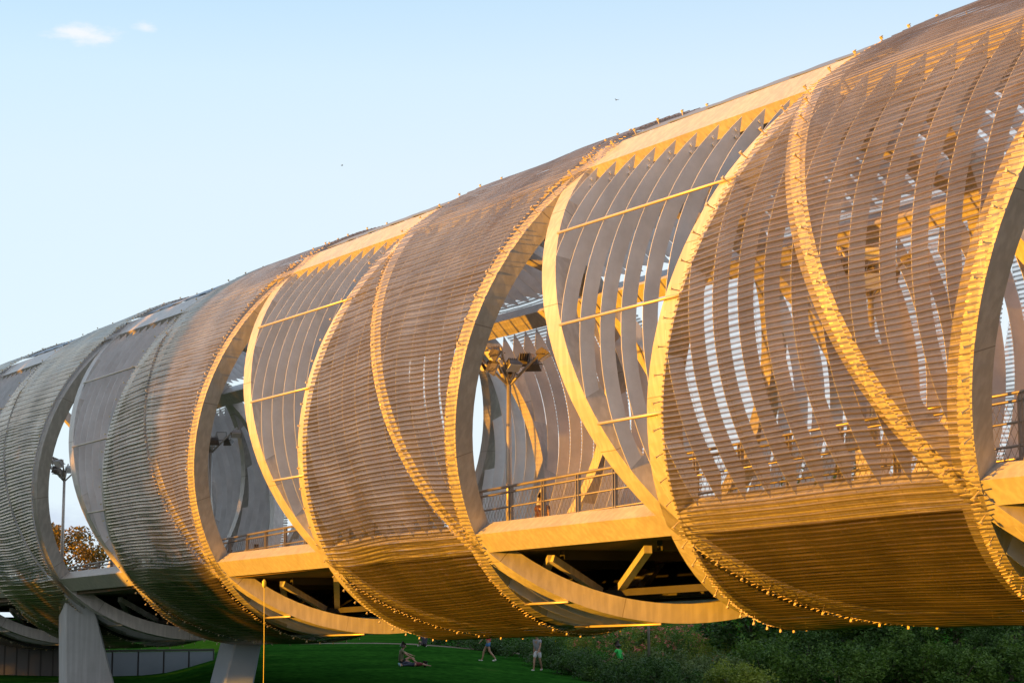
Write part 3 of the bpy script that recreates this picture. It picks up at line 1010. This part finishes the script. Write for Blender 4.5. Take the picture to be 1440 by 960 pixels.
def tree(x, y, h, cr, label, lm, seed, nclump=70, nleaf=110, lsz=0.22, name="broadleaf_tree", trunk_h=0.3, group=None, tall=1.0):
    rnd = random.Random(seed)
    root = empty(name, (x, y, zg(x, y) - 0.1)); tag(root, label, "tree", group)
    mb = MB()
    th = h * trunk_h
    lean = Vector((rnd.uniform(-.04, .04) * h, rnd.uniform(-.04, .04) * h, 0))
    r0 = h * 0.022
    top = Vector((lean.x, lean.y, h * 0.8))
    mb.tube([(0, 0, 0), Vector((0, 0, th)) + lean * 0.3, Vector((0, 0, h * 0.55)) + lean * 0.7, top], [r0 * 1.3, r0, r0 * 0.6, r0 * 0.2], 9)
    trunk = mb.build("trunk", M_BARK, root, True)
    cl = MB(); lb = MB()
    cz = (th * 0.85 + h) / 2; rz_ = (h - th * 0.85) / 2
    for i in range(nclump):
        u = rnd.uniform(-1, 1); az = rnd.uniform(0, 2 * pi)
        rr = cr * sqrt(max(0.05, 1 - abs(u) ** 2.2)) * rnd.uniform(0.35, 1.0) * (1 + 0.35 * noise.noise(Vector((cos(az), sin(az), u)) * 1.8 + Vector((seed, 0, 0))))
        c = Vector((rr * cos(az), rr * sin(az), cz + u * rz_ * 0.93)) + lean * 0.7
        leaves(cl, c, cr * rnd.uniform(0.16, 0.30), int(nleaf * rnd.uniform(0.6, 1.3)), lsz, rnd, tall)
        if i % 4 == 0:
            t = rnd.uniform(0.25, 0.8)
            st = Vector((0, 0, th)).lerp(top, max(0, min(1, (c.z - th) / (top.z - th) - 0.25))) + lean * 0.3
            lb.tube([st, st.lerp(c, 0.5) + Vector((0, 0, 0.2)), c], [r0 * 0.35, r0 * 0.22, r0 * 0.08], 6, cap=False)
    raw_build(cl, "crown", lm, root)
    if lb.v: lb.build("limbs", M_BARK, root, True)
    return root

def bush(x, y, r, h, label, lm, seed, nclump=24, nleaf=90, lsz=0.12, flowers=0, name="shrub", group=None, cat="shrub"):
    rnd = random.Random(seed)
    root = empty(name, (x, y, zg(x, y) - 0.05)); tag(root, label, cat, group)
    cl = MB(); fl = MB(); st = MB()
    for i in range(nclump):
        az = rnd.uniform(0, 2 * pi); rr = r * sqrt(rnd.random()); z = h * rnd.uniform(0.15, 0.95) * (1 - 0.45 * (rr / r) ** 2)
        c = Vector((rr * cos(az), rr * sin(az), z))
        leaves(cl, c, r * rnd.uniform(0.2, 0.34), int(nleaf * rnd.uniform(0.6, 1.3)), lsz, rnd)
        if flowers and rnd.random() < flowers:
            for _ in range(3):
                leaves(fl, c + Vector((rnd.uniform(-.3, .3), rnd.uniform(-.5, 0), rnd.uniform(0.1, .4))) * r * 0.6, 0.12, 12, 0.10, rnd)
        if i % 5 == 0: st.tube([(c.x * 0.2, c.y * 0.2, 0), c * 0.6, c], [0.03, 0.02, 0.008], 5, cap=False)
    raw_build(cl, "foliage", lm, root)
    st.build("stem", M_BARK, root, True)
    if fl.v: raw_build(fl, "blossom", M_FLOWER, root)
    return root

def at(px, depth):
    return (px - 720) / FPX * depth * 0.99, depth
# dark wood at the lower right
G = "trees of the dark wood below and behind the tube"
spec = [(1062, 96, 8.6, 2.7, L_DARK, 1), (1135, 90, 9.5, 3.0, L_MID, 2), (1205, 97, 11.0, 3.2, L_DARK, 3), (1275, 88, 8.2, 3.0, L_DARK, 4), (1345, 94, 10.5, 3.2, L_MID, 5), (1420, 89, 9.0, 3.2, L_DARK, 6), (1490, 95, 10, 3.2, L_MID, 7), (1170, 112, 11.5, 3.8, L_DARK, 8), (1300, 114, 11, 4.0, L_DARK, 9), (1400, 116, 12, 4.0, L_DARK, 10)]
lab = ["dark tree at the left edge of the wood, beside the flowering shrubs", "lighter green tree, second in the front of the wood from its left edge", "taller dark tree in the middle of the wood, right of the lighter one",
       "dark low-crowned tree in the front of the wood, well right of its middle", "lighter green tree near the right edge of the picture", "dark tree in the bottom right corner of the picture", "green tree just past the right edge of the picture",
       "dark tree in the back row of the wood, leftmost of that row", "dark tree in the back row of the wood, middle of that row", "dark tree in the back row of the wood, rightmost of that row"]
for (px, dp, h, cr, lm, sd), lb_ in zip(spec, lab):
    x, y = at(px, dp)
    tree(x, y, h, cr, lb_, lm, sd, nclump=95, nleaf=100, lsz=0.26, trunk_h=0.02, group=G)
x, y = at(118, 150)
tree(x - 1.5, y, 9.6, 3.9, "orange-lit autumn tree behind the deck in the leftmost opening", L_AUT, 21, nclump=110, nleaf=110, lsz=0.30, trunk_h=0.2)
x, y = at(70, 190)
tree(x, y, 7.5, 5.0, "wide dark tree far behind the leftmost opening, left of the orange one", L_DARK, 22, nclump=60, nleaf=90, lsz=0.4, trunk_h=0.2)
# hedge along the lawn
GH = "dark clipped bushes in a row along the upper edge of the lawn"
hl = ["leftmost", "second from the left", "third from the left", "fourth from the left", "fifth from the left", "sixth from the left", "seventh from the left", "eighth from the left", "ninth from the left"]
for k in range(9):
    t = k / 8
    px = 640 + 290 * t; dp = 112 - 32 * t
    x, y = at(px, dp)
    bush(x, y, 1.5, 1.35 - 0.15 * t, "dark hedge bush behind the lawn, %s in the row" % hl[k], L_DARK, 40 + k, nclump=34, nleaf=110, lsz=0.13, name="hedge_bush", group=GH, cat="hedge")
GS = "flowering and leafy shrubs between the lawn and the wood"
sp = [(790, 118, 1.8, 2.5, L_MID, 0.0, "mid green shrub just above the hedge, left end of the shrubbery"),
      (835, 112, 1.8, 2.4, L_LIGHT, 0.35, "yellow-green shrub with few blossoms, second from the left of the shrubbery"),
      (880, 106, 1.9, 2.5, L_MID, 0.5, "shrub with pink blossoms behind the person in bright green"),
      (925, 104, 1.9, 2.6, L_LIGHT, 0.75, "shrub covered in pink blossoms beside the slender grey post"),
      (968, 101, 1.9, 2.6, L_MID, 0.6, "pink-flowering shrub right of the slender grey post"),
      (1010, 98, 2.0, 2.7, L_LIGHT, 0.15, "tall yellow-green shrub touching the dark wood"),
      (905, 90, 1.5, 1.6, L_GREY, 0.0, "soft green shrub in front of the slender grey post"),
      (955, 86, 1.6, 1.5, L_GREY, 0.0, "soft green shrub in front, right of the slender grey post"),
      (1000, 82, 1.5, 1.4, L_GREY, 0.0, "low soft green shrub at the bottom edge, third in the front row"),
      (1035, 78, 1.3, 1.1, L_LIGHT, 0.0, "rounded bright green shrub at the bottom edge below the dark wood"),
      (860, 88, 1.3, 0.9, L_MID, 0.0, "low green shrub beside the feet of the person in bright green")]
for i, (px, dp, r, h, lm, fl, lb_) in enumerate(sp):
    x, y = at(px, dp)
    bush(x, y, r, h, lb_, lm, 70 + i, nclump=38, nleaf=110, lsz=0.14, flowers=fl, group=GS, name="flowering_shrub" if fl > 0.2 else "shrub")

und = [(1075, 84, L_MID, "mid green understory bush, leftmost in the row in front of the dark wood"), (1125, 86, L_DARK, "dark understory bush, second in the row in front of the dark wood"),
       (1180, 83, L_MID, "mid green understory bush, third in the row in front of the dark wood"), (1235, 86, L_DARK, "dark understory bush, fourth in the row in front of the dark wood"),
       (1285, 84, L_MID, "mid green understory bush, fifth in the row in front of the dark wood"), (1340, 83, L_MID, "mid green understory bush, sixth in the row in front of the dark wood"),
       (1395, 85, L_DARK, "dark understory bush, seventh in the row in front of the dark wood"), (1445, 83, L_MID, "mid green understory bush at the bottom right corner, in front of the dark wood")]
for i, (px, dp, lm, lb_) in enumerate(und):
    x, y = at(px, dp)
    bush(x, y, 1.7, 2.5 + 0.6 * sin(i * 2.3), lb_, lm, 170 + i, nclump=40, nleaf=100, lsz=0.17, group="understory bushes in front of the dark wood", name="understory_bush")

# ------------------------------------------------------------------ tall trees to the left of the picture: they keep the low sun off the left end of the tube
L_POP = L_MID
r_ = random.Random(5)
k = 0
for s in (-20.5, -24.5, -28.5, -32.5, -36.5, -40.5, -44.5, -48.5, -52.5, -57, -62):
    t = 62 + r_.uniform(-5, 5)
    P_ = BASE + AX * (s - 1.2) + SUN * t
    ordn = ("nearest the camera", "second from the camera", "third from the camera", "fourth from the camera", "fifth from the camera", "sixth from the camera", "seventh from the camera", "eighth from the camera", "third from the far end", "second from the far end", "farthest from the camera")[k]
    tree(P_.x, P_.y, 17.5 - zg(P_.x, P_.y) + r_.uniform(-0.5, 2), 3.1, "tall dense poplar left of the picture, %s" % ordn, L_POP, 100 + k, nclump=130, nleaf=34, lsz=0.75, trunk_h=0.06, name="poplar_tree", group="poplars shading the left end of the tube", tall=1.2)
    k += 1

k = 0
for s in (-24, -30, -36, -42, -48, -54, -60):
    P_ = BASE + AX * (s - 1.2) + SUN * (72 + r_.uniform(-2, 2))
    ordn = ("nearest the camera", "second from the camera", "third from the camera", "middle one", "third from the far end", "second from the far end", "farthest from the camera")[k]
    tree(P_.x, P_.y, 15.5 - zg(P_.x, P_.y) + r_.uniform(-0.5, 2), 3.6, "broad poplar in the outer row left of the picture, %s" % ordn, L_POP, 130 + k, nclump=130, nleaf=34, lsz=0.8, trunk_h=0.03, name="poplar_tree", group="poplars shading the left end of the tube", tall=1.2)
    k += 1

# ------------------------------------------------------------------ people
def skin_obj(name, verts, edges, radii, m, parent, sub=1, root=0):
    me = bpy.data.meshes.new(name); me.from_pydata([tuple(v) for v in verts], edges, []); me.update()
    o = link(name, me, m, parent)
    md = o.modifiers.new("skin", 'SKIN'); md.use_smooth_shade = True
    sv = me.skin_vertices[0].data
    for i, r in enumerate(radii):
        rr = r if isinstance(r, tuple) else (r, r)
        sv[i].radius = rr; sv[i].use_root = (i == root)
    sb = o.modifiers.new("sub", 'SUBSURF'); sb.levels = sub; sb.render_levels = sub
    dg = bpy.context.evaluated_depsgraph_get()
    ev = bpy.data.meshes.new_from_object(o.evaluated_get(dg))
    o.modifiers.clear()
    o.data = ev
    ev.materials.clear(); ev.materials.append(m)
    ev.polygons.foreach_set("use_smooth", [True] * len(ev.polygons))
    return o
SKIN = mat("skin", (0.42, 0.25, 0.17), 0.6, 0, 0.05)
HAIR_D = mat("dark_hair", (0.025, 0.017, 0.013), 0.5, 0, 0.2, 20)
def cloth(name, c): return mat(name, c, 0.85, 0, 0.12, 5, 0.2, 30)
def person(label, loc, rz, J, top, bottom, hair=0.0, shoe=(0.5, 0.5, 0.5), scale=1.0, sleeves=0.5, legs=0.55, group=None, hairm=None):
    """J: joint positions in metres, x right, y forward (the way the person faces), z up"""
    root = empty("person", loc, rz); root.scale = (scale,) * 3
    tag(root, label, "person", group)
    V = []; E_ = []; R_ = []
    idx = {}
    def add(n, p, r, par=None):
        idx[n] = len(V); V.append(Vector(p)); R_.append(r)
        if par is not None: E_.append((idx[par], idx[n]))
    pel = Vector(J['pelvis']); ch = Vector(J['chest']); nk = Vector(J['neck']); hd = Vector(J['head'])
    fwd = Vector(J.get('face', (0, 1, 0))).normalized()
    add('pelvis', pel, (0.15, 0.12)); add('waist', pel.lerp(ch, 0.5), (0.125, 0.10), 'pelvis'); add('chest', ch, (0.165, 0.115), 'waist')
    add('neck', nk, 0.055, 'chest'); add('jaw', hd - UP * 0.07 + fwd * 0.02, 0.066, 'neck'); add('head', hd + UP * 0.02, (0.085, 0.10), 'jaw'); add('crown', hd + UP * 0.10 - fwd * 0.01, 0.06, 'head')
    for sd in ('l', 'r'):
        sh_, el, wr, hp, kn, an, toe = (Vector(J[a + sd]) for a in ('shoulder_', 'elbow_', 'wrist_', 'hip_', 'knee_', 'ankle_', 'toe_'))
        add('sh' + sd, sh_, 0.058, 'chest'); add('el' + sd, el, 0.040, 'sh' + sd); add('wr' + sd, wr, 0.027, 'el' + sd)
        d = (wr - el).normalized(); s_ = d.cross(fwd)
        if s_.length < 0.2: s_ = d.cross(UP)
        s_.normalize()
        add('pm' + sd, wr + d * 0.07, (0.030, 0.022), 'wr' + sd)
        add('hp' + sd, hp, 0.088, 'pelvis'); add('kn' + sd, kn, 0.056, 'hp' + sd); add('cf' + sd, kn.lerp(an, 0.35), 0.054, 'kn' + sd); add('an' + sd, an, 0.036, 'cf' + sd)
        add('ft' + sd, an.lerp(toe, 0.6) - UP * 0.035, 0.036, 'an' + sd); add('to' + sd, toe, 0.026, 'ft' + sd)
    body = skin_obj("body", V, E_, R_, SKIN, root, 1)
    # fingers: short chains rooted in the palm
    for sd in ('l', 'r'):
        el, wr = Vector(J['elbow_' + sd]), Vector(J['wrist_' + sd])
        d = (wr - el).normalized(); s_ = d.cross(fwd)
        if s_.length < 0.2: s_ = d.cross(UP)
        s_.normalize(); b_ = s_.cross(d)
        fm = MB()
        for k_, (o_, ln) in enumerate(((-0.027, 0.062), (-0.009, 0.075), (0.009, 0.08), (0.027, 0.07))):
            a = wr + d * 0.075 + s_ * o_
            fm.tube([a, a + d * ln * 0.5 + b_ * 0.004, a + d * ln + b_ * 0.02], [0.0095, 0.0085, 0.006], 6)
        a = wr + d * 0.03 + s_ * -0.02
        fm.tube([a, a + d * 0.035 - s_ * 0.03, a + d * 0.065 - s_ * 0.035], [0.011, 0.0095, 0.007], 6)
        k0_ = len(body.data.vertices)
        bm = bmesh.new(); bm.from_mesh(body.data)
        vv = [bm.verts.new(v) for v in fm.v]
        for f in fm.f: bm.faces.new([vv[i] for i in f])
        bm.to_mesh(body.data); bm.free()
    # clothes
    if top:
        tv = [pel + UP * 0.02, pel.lerp(ch, 0.5), ch, ch.lerp(nk, 0.55)]; te = [(0, 1), (1, 2), (2, 3)]; tr = [(0.165, 0.135), (0.145, 0.12), (0.185, 0.135), 0.085]
        for sd in ('l', 'r'):
            sh_, el, wr = (Vector(J[a + sd]) for a in ('shoulder_', 'elbow_', 'wrist_'))
            tv += [sh_, sh_.lerp(el, min(1, sleeves))]; n = len(tv); te += [(2, n - 2), (n - 2, n - 1)]; tr += [0.074, 0.062]
            if sleeves > 1: tv.append(el.lerp(wr, sleeves - 1)); te.append((n - 1, n)); tr.append(0.042)
        skin_obj("shirt", tv, te, tr, top, root, 1, 1)
    if bottom:
        bv = [pel + UP * 0.05, pel]; be = [(0, 1)]; br = [(0.16, 0.13), (0.17, 0.14)]
        for sd in ('l', 'r'):
            hp, kn, an = (Vector(J[a + sd]) for a in ('hip_', 'knee_', 'ankle_'))
            n = len(bv)
            if legs <= 1:
                bv += [hp, hp.lerp(kn, legs)]; be += [(1, n), (n, n + 1)]; br += [0.105, 0.088]
            else:
                bv += [hp, kn, kn.lerp(an, legs - 1)]; be += [(1, n), (n, n + 1), (n + 1, n + 2)]; br += [0.105, 0.075, 0.055]
        skin_obj("shorts" if legs <= 1 else "trousers", bv, be, br, bottom, root, 1, 1)
    ms = mat("shoe", shoe, 0.6)
    for sd in ('l', 'r'):
        an, toe = Vector(J['ankle_' + sd]), Vector(J['toe_' + sd])
        back = (an - toe); back.z = 0
        if back.length > 0.01: back.normalize()
        skin_obj("shoe", [an - UP * 0.04 + back * 0.04, an.lerp(toe, 0.5) - UP * 0.045, toe + UP * 0.005], [(0, 1), (1, 2)], [0.046, 0.045, 0.038], ms, root, 1)
    # hair cap and length, face
    hm = MB(); rings = []
    right = fwd.cross(UP).normalized()
    up_ = (hd - nk).normalized(); up_ = (up_ + UP).normalized()
    hv = [hd + UP * 0.09 - fwd * 0.015, hd + UP * 0.05 - fwd * 0.045, hd - fwd * 0.06 - UP * 0.03]
    hr_ = [0.082, 0.105, 0.085]; he = [(0, 1), (1, 2)]
    if hair > 0:
        hv += [hd - fwd * 0.07 - UP * (0.03 + hair * 0.6), hd - fwd * 0.075 - UP * (0.03 + hair)]; he += [(2, 3), (3, 4)]; hr_ += [0.08, 0.045]
    skin_obj("hair", hv, he, hr_, hairm or HAIR_D, root, 1, 1)
    for sg in (-1, 1):
        e = MB(); c = hd + fwd * 0.088 + right * (0.032 * sg) + UP * 0.01
        e.tube([c - fwd * 0.008, c + fwd * 0.004], 0.011, 8); e.build("eye", M_DARK, root)
        e = MB(); c = hd + right * (0.083 * sg) - UP * 0.005
        e.tube([c - UP * 0.03, c + right * 0.012 * sg, c + UP * 0.03], [0.008, 0.014, 0.009], 6); e.build("ear", SKIN, root, True)
    e = MB(); e.tube([hd + fwd * 0.088 + UP * 0.012, hd + fwd * 0.112 - UP * 0.022, hd + fwd * 0.09 - UP * 0.03], [0.008, 0.015, 0.008], 6); e.build("nose", SKIN, root, True)
    e = MB(); e.tube([hd + fwd * 0.08 - UP * 0.058 - right * 0.022, hd + fwd * 0.09 - UP * 0.06, hd + fwd * 0.08 - UP * 0.058 + right * 0.022], [0.004, 0.007, 0.004], 6); e.build("mouth", cloth("lips", (0.35, 0.12, 0.1)), root, True)
    return root
def walkJ(st=0.30, arms=0.2, lean=0.05, face=(0, 1, 0)):
    return dict(pelvis=(0, 0, 0.93), chest=(0, lean, 1.28), neck=(0, lean * 1.2, 1.49), head=(0, lean * 1.6 + 0.01, 1.63), face=face,
                shoulder_l=(-0.18, lean, 1.40), elbow_l=(-0.23, lean + arms * 0.5, 1.14), wrist_l=(-0.21, lean + arms * 1.3, 0.93),
                shoulder_r=(0.18, lean, 1.40), elbow_r=(0.23, lean - arms * 0.6, 1.13), wrist_r=(0.21, lean - arms * 0.3, 0.90),
                hip_l=(-0.09, 0, 0.89), knee_l=(-0.10, -0.02 - st * 0.1, 0.49), ankle_l=(-0.10, -st, 0.13), toe_l=(-0.10, -st + 0.16, 0.03),
                hip_r=(0.09, 0, 0.89), knee_r=(0.10, st * 0.65, 0.50), ankle_r=(0.10, st * 0.9, 0.08), toe_r=(0.10, st * 0.9 + 0.19, 0.04))
def stand_at(px, dp):
    x, y = at(px, dp); return (x, y, zg(x, y))
# seated on the lawn: knees up, leaning forward over the legs
sit = dict(pelvis=(0, 0, 0.13), chest=(0, 0.02, 0.50), neck=(0, 0.07, 0.70), head=(0, 0.12, 0.83), face=(0, 1, -0.25),
           shoulder_l=(-0.18, 0.03, 0.62), elbow_l=(-0.24, 0.28, 0.50), wrist_l=(-0.2, 0.50, 0.42), shoulder_r=(0.18, 0.03, 0.62), elbow_r=(0.22, 0.25, 0.42), wrist_r=(0.18, 0.46, 0.33),
           hip_l=(-0.09, 0.06, 0.13), knee_l=(-0.16, 0.42, 0.34), ankle_l=(-0.12, 0.72, 0.09), toe_l=(-0.12, 0.92, 0.09),
           hip_r=(0.09, 0.06, 0.13), knee_r=(0.13, 0.38, 0.16), ankle_r=(0.12, 0.12, 0.07), toe_r=(0.10, -0.08, 0.05))
person("person in an olive shirt and black shorts sitting on the grass with bent knees", stand_at(564, 86), radians(-80), sit, cloth("olive_cloth", (0.17, 0.17, 0.10)), cloth("black_cloth", (0.02, 0.02, 0.022)), shoe=(0.5, 0.6, 0.35))
lie = dict(pelvis=(0, 0, 0.12), chest=(0, 0.36, 0.13), neck=(0, 0.56, 0.14), head=(0, 0.70, 0.18), face=(0.3, 0.2, 1),
           shoulder_l=(-0.18, 0.44, 0.13), elbow_l=(-0.26, 0.22, 0.10), wrist_l=(-0.2, 0.0, 0.14), shoulder_r=(0.18, 0.44, 0.13), elbow_r=(0.3, 0.5, 0.1), wrist_r=(0.34, 0.72, 0.06),
           hip_l=(-0.09, -0.04, 0.12), knee_l=(-0.14, -0.42, 0.24), ankle_l=(-0.12, -0.78, 0.07), toe_l=(-0.12, -0.84, 0.22),
           hip_r=(0.09, -0.04, 0.12), knee_r=(0.12, -0.46, 0.11), ankle_r=(0.13, -0.86, 0.07), toe_r=(0.13, -0.90, 0.21))
x, y, z = stand_at(582, 85)
person("person in a dark red top lying on the grass beside the seated one", (x, y, z), radians(-62), lie, cloth("dark_red_cloth", (0.14, 0.02, 0.03)), cloth("blue_black_cloth", (0.03, 0.04, 0.07)), shoe=(0.25, 0.45, 0.6), legs=1.7, hair=0.15, scale=0.8)
person("walker in a red top and blue shorts crossing the lawn towards the left", stand_at(687, 96), radians(82), walkJ(0.36, 0.25), cloth("red_cloth", (0.55, 0.05, 0.07)), cloth("blue_cloth", (0.06, 0.19, 0.42)), shoe=(0.75, 0.75, 0.75))
person("walker in white shorts on the path by the hedge, right of the one in red", stand_at(756, 92.5), radians(150), walkJ(0.22, 0.2), cloth("grey_cloth", (0.30, 0.32, 0.36)), cloth("white_cloth", (0.62, 0.66, 0.72)), shoe=(0.7, 0.7, 0.7), legs=0.8)
person("dark-haired person in a bright green shirt stepping out from the shrubs", stand_at(872, 89), radians(65), walkJ(0.2, 0.35, 0.10), cloth("bright_green_cloth", (0.04, 0.62, 0.12)), cloth("dark_cloth", (0.03, 0.025, 0.04)), hair=0.16, shoe=(0.4, 0.4, 0.4), legs=1.8)
person("small figure in dark clothes sitting far up on the lawn, right of the seated pair", stand_at(597, 106), radians(20), sit, cloth("navy_cloth", (0.05, 0.05, 0.08)), cloth("grey_dark_cloth", (0.06, 0.05, 0.06)), scale=0.9)
def on_deck(s, n):
    P_ = BASE + AX * s + NN * n; return (P_.x, P_.y, zdeck(s))
d_stand = walkJ(0.06, 0.12, 0.02)
person("long-haired person looking over the railing beside the tall floodlight mast", on_deck(-7.3, -0.9), radians(158), d_stand, cloth("dark_plum_cloth", (0.10, 0.04, 0.05)), cloth("denim", (0.06, 0.09, 0.16)), hair=0.28, scale=0.97, legs=1.9)
person("person in a dark green shirt seen from behind on the deck, second opening", on_deck(-35.3, -3.0), radians(10), d_stand, cloth("dark_green_cloth", (0.015, 0.075, 0.045)), cloth("grey_trousers", (0.08, 0.08, 0.09)), scale=1.0, legs=1.9)
person("person in navy next to the one in dark green, half hidden by the railing", on_deck(-37.3, -2.6), radians(20), d_stand, cloth("navy_top", (0.02, 0.03, 0.06)), cloth("black_trousers", (0.02, 0.02, 0.03)), scale=0.93, legs=1.9, hair=0.1)

# ------------------------------------------------------------------ two birds far up in the sky
def bird(px, py, dp, rz, label):
    P_ = ray(px, py, dp)
    root = empty("bird", tuple(P_), rz); root.scale = (0.6, 0.6, 0.6); tag(root, label, "bird", "birds in the sky")
    mb = MB(); mb.tube([(0, -0.14, 0), (0, -0.06, 0.01), (0, 0.06, 0.01), (0, 0.13, 0.015), (0, 0.17, 0.01)], [0.008, 0.035, 0.04, 0.022, 0.005], 8)
    for sg in (-1, 1):
        a = [(sg * 0.02, -0.05, 0.02), (sg * 0.02, 0.05, 0.02), (sg * 0.02, 0.05, 0.035), (sg * 0.02, -0.05, 0.035)]
        b = [(sg * 0.16, -0.03, 0.10), (sg * 0.16, 0.07, 0.10), (sg * 0.16, 0.07, 0.11), (sg * 0.16, -0.03, 0.11)]
        c = [(sg * 0.32, -0.08, 0.06), (sg * 0.32, -0.05, 0.06), (sg * 0.32, -0.05, 0.065), (sg * 0.32, -0.08, 0.065)]
        mb.loft([a, b, c])
    mb.build("body", M_DARK, root, True)
bird(867, 141, 120, 0.7, "tiny bird in the sky above the tube, right of the picture's middle")
bird(481, 233, 150, 2.1, "tiny bird in the sky above the tube, left of the picture's middle")
